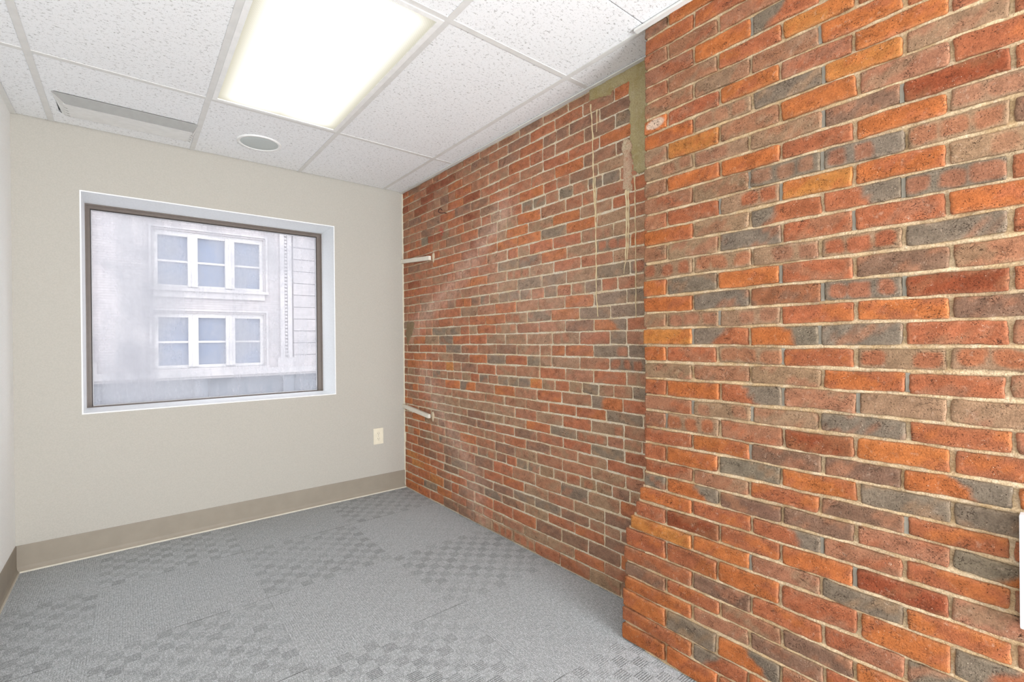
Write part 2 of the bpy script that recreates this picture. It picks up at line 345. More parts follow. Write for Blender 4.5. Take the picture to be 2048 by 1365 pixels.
for (x0, x1, z0, z1) in holes:
    b = fb(); b.ringbox(x0, x1, z0, z1, FY + .10, FY + .28, .10, .10, .10, .14)
    pw = (3.02 - .2 - .52) / 3
    px = [x0 + .10, x0 + .10 + pw + .26, x0 + .10 + 2 * (pw + .26)]
    for q in (px[1], px[2]): b.box(q - .26, q, FY + .04, FY + .28, z0 + .05, z1 - .08); b.box(q - .16, q - .10, FY, FY + .28, z0 + .05, z1 - .08)
    for q in px: b.box(q, q + pw, FY + .17, FY + .25, (z0 + z1) / 2 - .07, (z0 + z1) / 2 - .01)
    wf = b.build('building_window', M['cream_frame'], bd)
    b = fb()
    for q in px: b.box(q - .02, q + pw + .02, FY + .22, FY + .235, z0 + .05, z1 - .1)
    b.build('pane', M['pane'], wf)
    b = fb(); b.box(x0 - .13, x1 + .13, FY - .14, FY + .2, z0 - .10, z0); b.box(x0 - .02, x1 + .02, FY - .07, FY + .1, z0 - .30, z0 - .10)
    b.ringbox(x0 - .12, x1 + .12, z0, z1 + .12, FY - .05, FY + .02, .06, .06, .0, .06); b.build('window_sill', M['stone'], wf)
for x in (4.13, -1.2, 12.9):
    b = fb(); b.box(x, x + .14, FY - .07, FY, .30, TOP); b.box(x + .24, x + .38, FY - .07, FY, .30, TOP); b.box(x - .1, x + .48, FY - .08, FY, .30, .62)
    for z in np.arange(.7, TOP, .12): b.box(x + .15, x + .23, FY - .05, FY, z, z + .07)
    b.build('moulded_strip', M['stone'], bd)
b = fb()
zz = .29
while zz < TOP - .4:
    b.box(4.56, 9.0, FY - .09, FY, zz, zz + .405); zz += .425
b.build('rusticated_blocks', M['facade'], bd)
st_ = shell('trim_street', 'grey street below the window', 'street', [(-30, 40, YB + 1.2, 30, -3.1, -3.0)], M['street'])

# ------------------------------------------------------------------ ceiling
CZ = H
Ls = [-.3043, .3053, .9149, 1.5245]; Cs = [2.6565, 1.4712, .252, -.967]
ceil = empty('ceiling', (0, 0, CZ)); tag(ceil, 'suspended ceiling of white fissured tiles in a metal grid', 'ceiling', kind='structure')
PX, PY = 1.508, 1.045    # pilaster face and its far end at the ceiling
b = MB((0, 0, CZ)); wd = .012
for i, x in enumerate(Ls): b.box(x - wd, x + wd, (YR if i < 3 else PY - .02), YB - .004, CZ - .0015, CZ + .0005); b.box(x - .001, x + .001, (YR if i < 3 else PY), YB - .004, CZ, CZ + .03)
for y in Cs: b.box(XL, XR if y > PY else PX, y - wd, y + wd, CZ - .0012, CZ + .0008); b.box(XL, XR if y > PY else PX, y - .001, y + .001, CZ, CZ + .03)
b.build('ceiling_grid', M['tee'], ceil)
b = MB((0, 0, CZ))
b.box(XR - .024, XR - .0005, PY + .0, YB - .002, CZ - .007, CZ - .0015); b.box(PX - .024, PX - .001, YR, PY + .035, CZ - .012, CZ - .003)
b.box(XL, XL + .022, YR, YB - .01, CZ - .003, CZ - .0015); b.box(PX - .0025, PX - .001, YR, PY + .01, CZ - .003, CZ + .02)
b.build('wall_angle', M['angle'], ceil)
b = MB((0, 0, CZ)); b.box(XL - .1, XR + .3, YR - .1, YB + .3, CZ + .28, CZ + .3); b.build('plenum_deck', M['plenum'], ceil)
xe = [XL] + Ls + [XR]; ye = [YB - .005] + Cs + [YR]
TZ = CZ + .0012
def panel(x0, x1, y0, y1, chip=0):
    b = MB((0, 0, CZ)); g = .003
    x0 += g; x1 -= g; y0 += g; y1 -= g
    n = 24; 
    b.box(x0, x1, y0, y1, TZ, TZ + .015); b.build('ceiling_tile', M['tile'], ceil)
for i in range(5):
    for j in range(5):
        x0, x1, y1, y0 = xe[i], xe[i + 1], ye[j], ye[j + 1]
        if i == 2 and j in (1, 3): continue            # light panels sit here
        if i == 4:
            if j == 0: x1 -= .0; panel(x0, x1, y0, y1); continue
            if j == 1: panel(x0, x1, y0, y1); continue
            if j == 2:
                panel(x0, x1, PY - .0, y1); continue
            continue
        if i == 3 and j >= 3: x1 = PX
        if i == 3 and j == 2: panel(x0, x1, PY, y1); panel(x0, PX, y0, PY - .0); continue
        if i == 1 and j == 0: 
            # tile cut around the air diffuser
            dx0, dx1, dy0, dy1 = -.262, .286, 3.006, 3.275
            b = MB((0, 0, CZ)); g = .003
            b.box(x0 + g, x1 - g, y0 + g, dy0, TZ, TZ + .015); b.box(x0 + g, x1 - g, dy1, y1 - g, TZ, TZ + .015)
            b.box(x0 + g, dx0, dy0, dy1, TZ, TZ + .015); b.box(dx1, x1 - g, dy0, dy1, TZ, TZ + .015)
            b.build('ceiling_tile', M['tile'], ceil); continue
        panel(x0, x1, y0, y1)

# light fixtures
def troffer(y0, y1, label, strength=1):
    x0, x1 = Ls[1] + wd, Ls[2] - wd; y0 += wd; y1 -= wd; cx, cy = (x0 + x1) / 2, (y0 + y1) / 2
    t_ = empty('fluorescent_ceiling_light', (cx, cy, CZ)); tag(t_, label, 'ceiling light', 'recessed ceiling lights')
    b = MB((cx, cy, CZ)); f = .020
    for (a0, a1, c0, c1) in ((x0, x0 + f, y0, y1), (x1 - f, x1, y0, y1), (x0 + f, x1 - f, y0, y0 + f), (x0 + f, x1 - f, y1 - f, y1)): b.box(a0, a1, c0, c1, CZ - .004, CZ + .006)
    b.build('light_frame', M['white_metal'], t_)
    b = MB((cx, cy, CZ)); b.box(x0 + f, x1 - f, y0 + f, y1 - f, CZ + .001, CZ + .004); b.build('light_lens', M['lens'], t_)
    b = MB((cx, cy, CZ)); b.box(x0 + .002, x1 - .002, y0 + .002, y1 - .002, CZ + .07, CZ + .075)
    for (a0, a1, c0, c1) in ((x0 + .002, x0 + .005, y0, y1), (x1 - .005, x1 - .002, y0, y1), (x0, x1, y0, y0 + .003), (x0, x1, y1 - .003, y1)): b.box(a0, a1, c0, c1, CZ + .006, CZ + .075)
    b.build('light_housing', M['white_metal'], t_)
    return t_
troffer(Cs[1], Cs[0], 'large lit fluorescent panel set in the ceiling beside the window wall')
troffer(Cs[3], Cs[2], 'added fluorescent panel, unseen above and behind the camera, to even out the light')  # second panel added out of view to brighten the room evenly

# ceiling speaker
sx0, sy0 = .603, 3.068
sp = empty('ceiling_speaker', (sx0, sy0, CZ)); tag(sp, 'round white speaker with pale grey grille set in the ceiling tile', 'ceiling speaker')
def lathe(name, prof, mat, parent, n=64):
    vs = []; fs = []
    for (r, z) in prof:
        for k in range(n): a = 2 * math.pi * k / n; vs.append((r * math.cos(a), r * math.sin(a), z))
    m = len(prof)
    for i in range(m - 1):
        for k in range(n): fs.append((i * n + k, i * n + (k + 1) % n, (i + 1) * n + (k + 1) % n, (i + 1) * n + k))
    if name == 'speaker_grille': fs.append(tuple(range(n - 1, -1, -1)))
    me = bpy.data.meshes.new(name); me.from_pydata(vs, [], fs); me.polygons.foreach_set('use_smooth', [True] * len(fs)); me.update()
    return link(name, me, mat, parent)
lathe('speaker_rim', [(.116, .0012), (.1155, -.003), (.112, -.0055), (.101, -.0055), (.0985, -.003), (.098, .001)], M['white_metal'], sp)
lathe('speaker_grille', [(.02, -.0053), (.06, -.005), (.09, -.0042), (.0982, -.002)], M['grille'], sp)

# air diffuser
dx0, dx1, dy0, dy1 = -.268, .298, 3.012, 3.28
ad = empty('air_diffuser', ((dx0 + dx1) / 2, (dy0 + dy1) / 2, CZ)); tag(ad, 'long white slotted air diffuser in the ceiling above the window', 'air vent')
do = ((dx0 + dx1) / 2, (dy0 + dy1) / 2, CZ)
b = MB(do); zc = CZ - .0015
b.add([(dx0, dy0, zc), (dx1, dy0, zc), (dx1 - .02, dy0 + .042, zc - .030), (dx0 + .045, dy0 + .042, zc - .030), (dx0, dy0, zc + .003), (dx1, dy0, zc + .003), (dx1 - .02, dy0 + .044, zc - .027), (dx0 + .045, dy0 + .044, zc - .027)],
      [(0, 1, 2, 3), (7, 6, 5, 4), (3, 2, 6, 7), (0, 4, 5, 1), (1, 5, 6, 2), (0, 3, 7, 4)])
b.build('front_blade', M['grey_metal'], ad)
b = MB(do)
b.add([(dx0, dy0, zc), (dx0 + .018, dy1, zc), (dx0 + .030, dy1 - .01, zc - .004), (dx0 + .040, dy0 + .040, zc - .026)], [(0, 1, 2, 3)])
b.build('end_cap', M['white_metal'], ad); b = MB(do)
b.add([(dx1, dy0, zc), (dx1 - .010, dy1, zc), (dx1 - .022, dy1 - .01, zc - .006), (dx1 - .018, dy0 + .042, zc - .028)], [(0, 1, 2, 3)])
b.build('end_cap', M['white_metal'], ad)
for k in range(4):
    b = MB(do); y0 = dy0 + .048 + k * .055; z0 = zc - .028 + k * .0062
    xa, xb = dx0 + .036 - .002 * k, dx1 - .020
    b.add([(xa, y0, z0), (xb, y0, z0), (xb, y0 + .053, z0 + .0045), (xa, y0 + .053, z0 + .0045), (xa, y0, z0 + .002), (xb, y0, z0 + .002), (xb, y0 + .053, z0 + .0075), (xa, y0 + .053, z0 + .0075)],
          [(0, 1, 2, 3), (7, 6, 5, 4), (3, 2, 6, 7), (0, 4, 5, 1), (1, 5, 6, 2), (0, 3, 7, 4)])
    b.build('louver_blade', M['white_metal'], ad)
for k in range(4):
    for xx, s in ((dx0 + .033, 1), (dx1 - .030, 1)):
        b = MB(do); y = dy0 + .082 + k * .05; b.add([(xx, y, zc - .030 + k * .0062), (xx + .016, y + .012, zc - .030 + k * .0062), (xx + .012, y + .016, zc - .0295 + k * .0062)], [(0, 1, 2)])
        b.build('blade_tab', M['gasket'], ad)

# ------------------------------------------------------------------ power outlet
ox, oz = 1.464, CAM_Z - .7205
ou = empty('power_outlet', (ox, YB, oz)); tag(ou, 'ivory duplex power outlet low on the beige wall', 'outlet')
b = MB((ox, YB, oz)); b.box(ox - .0385, ox + .0385, YB - .0055, YB, oz - .060, oz + .060); b.build('cover_plate', M['ivory'], ou, bevel=.002)
for dz in (.0195, -.0195):
    b = MB((ox, YB, oz)); n = 20; z0 = oz + dz; r = .0172
    ring = [(ox + r * math.cos(a), z0 + max(-.0145, min(.0145, r * math.sin(a)))) for a in [2 * math.pi * k / n for k in range(n)]]
    b.add([(x, YB - .0075, z) for x, z in ring] + [(x, YB - .005, z) for x, z in ring], [tuple(range(n))] + [(k, (k + 1) % n, n + (k + 1) % n, n + k) for k in range(n)])
    rc = b.build('receptacle', M['ivory'], ou)
    b = MB((ox, YB, oz)); b.box(ox - .0075, ox - .0055, YB - .0079, YB - .007, z0 - .001, z0 + .0075); b.box(ox + .0050, ox + .0070, YB - .0079, YB - .007, z0, z0 + .0065)
    b.box(ox - .002, ox + .002, YB - .0079, YB - .007, z0 - .0095, z0 - .0055); b.build('slots', M['slot'], rc)
b = MB((ox, YB, oz)); b.box(ox - .0025, ox + .0025, YB - .007, YB - .005, oz - .0025, oz + .0025); b.build('screw', M['grey_metal'], ou, bevel=.0008)

# ------------------------------------------------------------------ brickwork
ZB = [2.315, 2.269, 2.209, 2.150, 2.084, 2.026, 1.965, 1.908, 1.849, 1.785, 1.728, 1.671, 1.609, 1.549, 1.490, 1.428, 1.368, 1.305, 1.245, 1.188, 1.125, 1.066, 1.008, .945, .889, .827, .772, .712, .660, .605, .550, .490, .434, .364, .304, .251, .197, .128, .071, .004]
PAL = {'O': (190, 111, 62), 'A': (195, 126, 66), 'R': (174, 103, 70), 'P': (167, 115, 87), 'T': (160, 128, 100), 'G': (132, 117, 100), 'D': (138, 104, 84), 'S': (146, 76, 48), 'B': (150, 96, 66), 'W': (205, 115, 62)}
ROWS = ["DORO", "RRPO", "PPPO", "POLO", "PPRAR", "PTPOR", "WROPO", "OKGAT", "TAPOPR", "KKTDS", "TOOROK", "PTQQK", "PRKAOK", "OTLHQ", "PTGRRO", "KKKKG", "OGORDP", "OGBQS", "TKKROD", "ALHGR", "ORKRKK", "TPTOR", "ROHPKT", "PKTGR", "PKPSOR", "RODDH", "ROGOGG", "RPRDR", "GHDDPL", "ORHPR", "RSROSP", "AOPGO", "RROROLO", "RDRRG", "DRPDO", "OPDRT", "OGHPO", "RLOPR", "OORTO"]
CODES = 'PPPPRRRTTTDDKOOGHL'
def wn(y, z, s):   # cheap smooth noise, about -1..1
    return (np.sin(y * 13.1 + s * 1.7 + 2.1 * np.sin(z * 17.3 + s)) + np.sin(z * 23.7 - s * 2.3 + 1.7 * np.sin(y * 11.9 + s * .7)) + .6 * np.sin(y * 61 + z * 47 + s * 3.1)) / 2.6
class Bricks:
    def __init__(s): s.V = []; s.F = []; s.C = []; s.S = []; s.n = 0
    def brick(s, ya, yb, za, zb, xf, code, nu, nv, depth=.03, rough=1.0, wash=None, tilt=0, bend=None):
        """face towards -X; ya>yb (from the far end to the near end)"""
        L = ya - yb; Hh = za - zb; sd = rng.rand() * 100
        e = .0026
        def par(n, L_):
            q = np.linspace(0, 1, n - 1); q = np.concatenate(([0], [e * .9 / L_], q[1:-1], [1 - e * .9 / L_], [1])); return q
        U, W = np.meshgrid(par(nu, L), par(nv, Hh), indexing='ij')
        y = ya - U * L; z = za - W * Hh
        # irregular outline: worn arrises, rounded corners
        cu = np.minimum(U, 1 - U) * L; cw = np.minimum(W, 1 - W) * Hh
        am = .0023 * rough
        y = y + am * wn(z * 3.5, y * .2, sd) * (np.exp(-cu / .012)); z = z + am * .9 * wn(y * 2.6, z * .2, sd + 5) * np.exp(-cw / .010)
        rc = .0035 * (0.2 + rng.rand()) * rough
        k = np.exp(-(cu + cw) / rc); y = y + np.where(U < .5, -1, 1) * k * rc * .45; z = z + np.where(W < .5, -1, 1) * k * rc * .45
        x = xf + rough * .0010 * wn(y * 2.2, z * 2.2, sd) + tilt * (U - .5)
        bev = np.clip(1 - np.minimum(cu, cw) / (e * 1.05), 0, 1)
        x = x + bev * .0026 * rough
        if rough > .9:
            ch = (np.exp(-(cu + cw) / .010) > .5) & (wn(y * 5, z * 5, sd + 9) > .3); x = x + ch * .003
        if bend: z = z + bend(y)
        nU, nV = U.shape
        front = np.stack([x, y, z], -1).reshape(-1, 3)
        # ring going back into the mortar
        idx = np.arange(nU * nV).reshape(nU, nV)
        ring = np.concatenate([idx[:, 0], idx[-1, 1:], idx[-2::-1, -1], idx[0, -2:0:-1]])
        back = front[ring].copy(); back[:, 0] = xf + depth
        # colour
        u, w_ = U.reshape(-1), W.reshape(-1)
        jit = lambda c, a=.07: np.array(s2l(c)) * (1 + (rng.rand() - .5) * 2 * a) * (1 + (rng.rand(3) - .5) * .05)
        Pc = PAL; R = np.array(jit(Pc['R'])); T = np.array(jit(Pc['T'])); G = np.array(jit(Pc['G'])); O = np.array(jit(Pc['O']))
        nz = wn(y.reshape(-1) * 3, z.reshape(-1) * 3, sd)
        def mixc(a, b, m): return a[None] * (1 - m[:, None]) + b[None] * m[:, None]
        sm = lambda v, a, b: np.clip((v - a) / (b - a), 0, 1) ** 2 * (3 - 2 * np.clip((v - a) / (b - a), 0, 1))
        if code in 'KQ':
            base = np.array(jit(PAL['T' if code == 'K' else 'G'])); blob = np.array(jit(PAL['R'] if rng.rand() < .6 else PAL['P'], .1)) * 1.02
            nb = 3 if L > .15 else 1; m = np.zeros_like(u)
            for q in range(nb):
                if nb == 3 and rng.rand() < .15: continue
                c0 = (q + .5) / nb + (rng.rand() - .5) * .07; hw = (.11 + rng.rand() * .07) * (1 if nb == 3 else 2.6)
                d = ((np.abs(u - c0) / hw) ** 4 + (np.abs(w_ - .5 - (rng.rand() - .5) * .1) / .43) ** 4) ** (1 / 4) + nz * .2
                m = np.maximum(m, 1 - sm(d, .75, 1.1))
            c = mixc(base, blob, m * (.55 + .4 * rng.rand()))
        elif code in 'HL':
            d = (u if code == 'L' else 1 - u) + (w_ - .5) * .25 + nz * .1; th = .3 + rng.rand() * .2
            c = mixc(G, R if rng.rand() < .6 else O, sm(d, th - .06, th + .08))
        else:
            a = jit(PAL[code], .08)
            alt = {'O': 'R', 'A': 'O', 'R': 'O' if rng.rand() < .5 else 'P', 'P': 'T' if rng.rand() < .5 else 'R', 'T': 'P', 'G': 'T' if rng.rand() < .7 else 'P', 'D': 'P', 'S': 'B', 'B': 'D', 'W': 'O'}[code]
            bb = jit(PAL[alt], .08); ph = rng.rand()
            c = mixc(np.array(a), np.array(bb), sm(nz + (u - ph) * (rng.rand() - .3) * 1.6, -.1, .75) * .75)
        edge = np.exp(-np.minimum(cu, cw).reshape(-1) / .004)
        c = mixc(np.zeros(3), np.ones(3), np.zeros_like(u)) + c * (1 - .10 * edge[:, None]) + np.array(s2l((205, 178, 142)))[None] * (.16 * edge[:, None])
        if code == 'W':
            d = np.hypot((u - .5) / .42, (w_ - .45) / .42) + nz * .12; c = c * (sm(d, .8, 1.05))[:, None] + np.array(s2l((236, 205, 180)))[None] * (1 - sm(d, .8, 1.05))[:, None]
        if wash is not None:
            m = wash(y.reshape(-1), z.reshape(-1)); c = c * (1 - m[:, None]) + np.array(s2l((214, 178, 158)))[None] * m[:, None]
        c = np.clip(c, 0, 1)
        base_i = s.n
        s.V.append(front); s.V.append(back); s.C.append(c); s.C.append(c[ring] * .8)
        tot = len(front) + len(back); s.S.append(np.tile(rng.rand(3), (tot, 1)))
        a = idx[:-1, :-1].ravel(); b_ = idx[1:, :-1].ravel(); c_ = idx[1:, 1:].ravel(); d_ = idx[:-1, 1:].ravel()
        F = np.stack([a, d_, c_, b_], -1) + base_i
        m = len(ring); k = np.arange(m); k2 = (k + 1) % m
        F2 = np.stack([ring[k], ring[k2], len(front) + k2, len(front) + k], -1) + base_i
        s.F.append(F); s.F.append(F2); s.n += tot
    def build(s, name, mat, parent):
        V = np.concatenate(s.V); F = np.concatenate(s.F); C = np.concatenate(s.C); S = np.concatenate(s.S)
        me = bpy.data.meshes.new(name); me.vertices.add(len(V)); me.vertices.foreach_set('co', V.astype(np.float32).ravel())
        me.loops.add(F.size); me.loops.foreach_set('vertex_index', F.astype(np.int32).ravel())
        me.polygons.add(len(F)); me.polygons.foreach_set('loop_start', np.arange(0, F.size, 4, dtype=np.int32)); me.polygons.foreach_set('use_smooth', np.ones(len(F), bool))
        me.update(calc_edges=True); me.validate()
        for nm, A in (('bcol', C), ('bseed', S)):
            at = me.attributes.new(nm, 'FLOAT_COLOR', 'POINT'); at.data.foreach_set('color', np.concatenate([A, np.ones((len(A), 1))], 1).astype(np.float32).ravel())
        return link(name, me, mat, parent)
def seg_d(y, z, pts):
    d = np.full(y.shape, 9.0)
    for (a, b), (c, e) in zip(pts[:-1], pts[1:]):
        vy, vz = c - a, e - b; t_ = np.clip(((y - a) * vy + (z - b) * vz) / (vy * vy + vz * vz), 0, 1); d = np.minimum(d, np.hypot(y - a - t_ * vy, z - b - t_ * vz))
    return d

wall = empty('wall_right', (XR, 2.2, 0)); tag(wall, 'exposed red brick wall with a brick pilaster in the foreground', 'brick wall', kind='structure')
wall.location = (0, 0, 0)
# --- pilaster
def pxf(z): return 1.457 + .051 * z / 2.315
CORN = [1.0455] * 40
for i, v in {28: 1.040, 27: 1.036, 29: 1.058, 30: 1.076, 31: 1.098, 32: 1.121, 33: 1.131, 34: 1.126, 35: 1.126, 36: 1.134, 37: 1.136, 38: 1.136}.items(): CORN[i] = v
for i in range(20, 27): CORN[i] = 1.040
EV = [.853, .662, .470, .29, .109, -.082, -.272, -.463, -.654, -.845, -1.036, -1.227, -1.418, -1.609, -1.76]
OD = [.953, .763, .572, .39, .205, .015, -.175, -.365, -.556, -.747, -.938, -1.129, -1.32, -1.511, -1.70, -1.76]
PB = Bricks(); MORT = MB()
GREYJ = MB()
greys = [(3, 2), (5, 3), (9, 4), (7, 3), (9, 3), (11, 2), (12, 2), (11, 3), (12, 3), (13, 4), (14, 4), (16, 3), (17, 4), (19, 1), (18, 2), (19, 3), (20, 3), (21, 4), (22, 4), (22, 3), (23, 1), (24, 1), (25, 2), (27, 4), (29, 3), (30, 4), (31, 2), (17, 3), (23, 2)]
for i in range(39):
    zt, zb_ = ZB[i] - .0045, ZB[i + 1] + .0045
    js = list(OD if i % 2 == 0 else EV)
    jj = [CORN[i] + .003] + [j + (rng.rand() - .5) * .012 if q > 0 else j for q, j in enumerate(js)]
    row = ROWS[i]
    for q in range(len(jj) - 1):
        ya = jj[q] - (.0045 if q else 0); yb = jj[q + 1] + .0045
        if ya - yb < .02: continue
        code = row[q] if q < len(row) else CODES[rng.randint(len(CODES))]
        xf = pxf((zt + zb_) / 2) + (rng.rand() - .5) * .003 + (-.002 if code in 'OAS' else 0)
        far = yb < -.1
        if q == 0 and 28 < i: xf -= .002
        dz = (rng.rand(2) - .5) * .0025
        PB.brick(ya, yb, zt + dz[0], zb_ + dz[1], xf, code, 8 if far else (30 if ya - yb > .12 else 16), 5 if far else 11, depth=.19 if q == 0 else .03, rough=1.15, tilt=(rng.rand() - .5) * .002,
                 bend=lambda y, s=i: .0016 * np.sin(y * 9 + s * 1.3) + .0008 * np.sin(y * 23 + s * 2.1))
    for (gi, gq) in greys:
        if gi == i and gq < len(jj):
            y = jj[gq]; GREYJ.box(pxf(ZB[i]) + .0035, pxf(ZB[i]) + .02, y - .0043, y + .0043, zb_ + .001, zt - .001)
pil = PB.build('pilaster_bricks', M['brick_pilaster'], wall)
def mortar_sheet(name, xf, y0, y1, z0, z1, step, amp, mat, parent, extra=None):
    ny, nz_ = int(abs(y1 - y0) / step) + 2, int((z1 - z0) / step) + 2
    Yg, Zg = np.meshgrid(np.linspace(y0, y1, ny), np.linspace(z0, z1, nz_), indexing='ij')
    Xg = xf(Yg, Zg) + amp * (wn(Yg * 4, Zg * 4, 3) + .7 * wn(Yg * 11, Zg * 11, 8))
    if extra: Xg = Xg + extra(Yg, Zg)
    V = np.stack([Xg, Yg, Zg], -1).reshape(-1, 3); idx = np.arange(ny * nz_).reshape(ny, nz_)
    F = np.stack([idx[:-1, :-1].ravel(), idx[1:, :-1].ravel(), idx[1:, 1:].ravel(), idx[:-1, 1:].ravel()], -1)
    me = bpy.data.meshes.new(name); me.from_pydata(V.tolist(), [], F.tolist()); me.polygons.foreach_set('use_smooth', [True] * len(F)); me.update()
    return link(name, me, mat, parent)
def pil_face(Y, Z):
    # mortar is fuller in the bed joints below a course, leaner in the joints between brick ends
    return 1.457 + .051 * Z / 2.315 + .0105
zbs = np.array(ZB)
def bedfull(Y, Z):
    d = np.min(np.abs(Z[..., None] - zbs[None, None, :]), -1); return -.0060 * np.clip(1.25 - d / .007, 0, 1) * (1 + .9 * wn(Y * 1.5, Z * 1.0, 21))
mortar_sheet('pilaster_mortar', pil_face, 1.040, -1.75, 0, 2.318, .0055, .0011, M['mortar_pilaster'], wall, bedfull)
b = MB()
for i in range(39): b.box(pxf(ZB[i]) + .009, XR + .02, 1.0, CORN[i] - .005, ZB[i + 1] - .0045, ZB[i] + (.0045 if i else .02))
b.box(1.52, XR + .25, YR - .1, 1.03, 0, 2.6)
b.build('pilaster_core', M['mortar_pilaster'], wall)
GREYJ.build('grey_joint', M['mortar_grey'], wall)

# --- main wall
SEEDS = "1.80,1.88,G 1.96,1.89,G 1.78,1.65,G 1.93,1.58,G 1.88,1.53,T 1.62,1.47,T 1.39,1.47,G 1.30,1.59,G 1.22,1.47,Q 1.77,1.40,G 1.95,1.41,G 1.50,1.41,G 1.52,1.28,G 1.30,1.34,G 1.21,1.34,G 1.62,1.87,G 1.87,1.76,T 1.51,1.65,K 1.89,1.82,G 1.54,1.59,T 1.41,1.58,Q 1.34,1.53,T 1.94,1.82,O 1.67,1.76,O 1.56,1.71,O 1.93,1.70,O 1.84,1.93,O 1.77,1.59,O 1.52,1.34,O 1.65,1.29,O 1.48,1.52,R 1.23,1.58,O 1.88,1.64,R 1.58,1.83,P 1.37,1.22,H 1.43,1.11,Q 1.25,1.10,G 1.33,1.04,Q 1.94,1.05,G 1.46,0.93,G 1.43,0.87,L 1.34,0.81,G 1.63,0.71,G 1.56,1.22,D 1.98,0.93,G 1.26,0.98,K 1.77,1.05,T 1.90,0.93,A 1.25,1.22,R 1.68,0.99,R 1.82,0.87,R 1.26,0.86,R 1.81,0.69,O 1.56,0.81,R 1.44,0.99,R 1.60,1.05,T 1.87,1.24,P 1.70,1.22,P 1.38,0.63,G 1.61,0.40,G 1.81,0.29,G 1.26,0.63,R 1.22,0.58,R 1.91,0.29,G 1.34,0.37,T 1.72,0.25,T 1.44,0.34,T 1.20,0.34,O 1.55,0.16,D 1.72,0.16,D 1.50,0.41,R 1.67,0.23,R 1.91,0.19,R 1.46,0.24,R 1.60,0.55,P 1.45,0.58,P 1.30,0.51,T 1.35,0.43,T 1.37,0.17,D 1.31,0.13,O 1.63,0.11,T 1.81,0.10,T 1.75,0.05,R 1.54,0.05,R 1.38,0.06,T 2.83,1.24,G 2.66,1.23,G 2.75,1.17,G 2.64,1.12,G 2.89,0.94,G 2.13,1.41,G 2.04,1.41,G 2.42,1.00,D 2.29,1.01,G 2.18,0.94,G 2.54,0.88,L 2.50,1.35,T 2.57,1.06,D 2.20,1.17,T 2.15,1.29,O 2.26,1.23,R 2.77,0.88,O 2.21,0.88,O 2.51,1.41,O 2.79,0.95,A 2.75,1.30,R 2.68,1.36,R 2.89,1.06,R 2.11,1.35,R 3.29,1.34,R 3.29,1.26,G 2.35,1.59,O 2.44,1.53,O 2.17,1.71,O 2.07,1.78,O 2.01,1.70,O 2.00,1.83,O 2.67,1.95,R 2.21,1.98,R 1.98,1.88,G 3.33,2.04,D 2.96,2.00,D 2.58,2.00,D 2.39,2.00,D 2.67,1.82,D 3.00,1.92,D 2.25,1.60,P 2.02,1.58,G 2.82,0.48,G 2.22,0.24,G 2.34,0.66,D 3.24,0.29,A 3.15,0.23,A 2.90,0.18,A 2.79,0.12,O 2.12,0.56,R 2.50,0.53,O 2.98,0.12,G 2.86,0.32,R 2.31,0.17,R 2.07,0.33,R 2.12,0.19,R 2.65,0.35,G 2.00,0.46,G 2.44,0.35,D 2.28,0.30,D 2.41,0.23,D 2.70,0.07,D 2.90,0.05,R 1.29,2.12,G 1.35,1.88,G 1.42,1.88,G 1.62,1.87,G 1.39,2.13,D 1.35,1.95,T 1.55,2.06,R 1.60,2.00,O 1.50,1.94,O 1.30,2.06,R 1.37,2.05,O 1.30,2.24,O 1.85,1.93,O 1.83,2.13,R 1.81,1.89,G 1.29,2.16,D 1.60,1.94,D 1.51,2.20,D 1.79,2.18,D"
seeds = [(float(a), float(b_), c) for a, b_, c in (q.split(',') for q in SEEDS.split())]
def wash(y, z):
    n = wn(y * 2.2, z * 2.2, 31); n2 = wn(y * 14, z * 14, 5)
    m = .55 * np.exp(-(seg_d(y, z, [(2.12, 1.90), (2.375, 1.71), (2.729, 1.495), (3.3, 1.236)]) / .085) ** 2)
    m = np.maximum(m, .42 * np.exp(-(seg_d(y, z, [(3.1, .90), (2.75, .55), (2.50, .32), (2.40, .05)]) / .11) ** 2))
    m = np.maximum(m, .22 * np.exp(-(seg_d(y, z, [(2.2, 1.5), (1.5, 1.3)]) / .25) ** 2))
    return np.clip(.09 + m * (.8 + .35 * n + .2 * n2), 0, .75)
WB = Bricks()
HEAD = {7, 15, 23, 31}
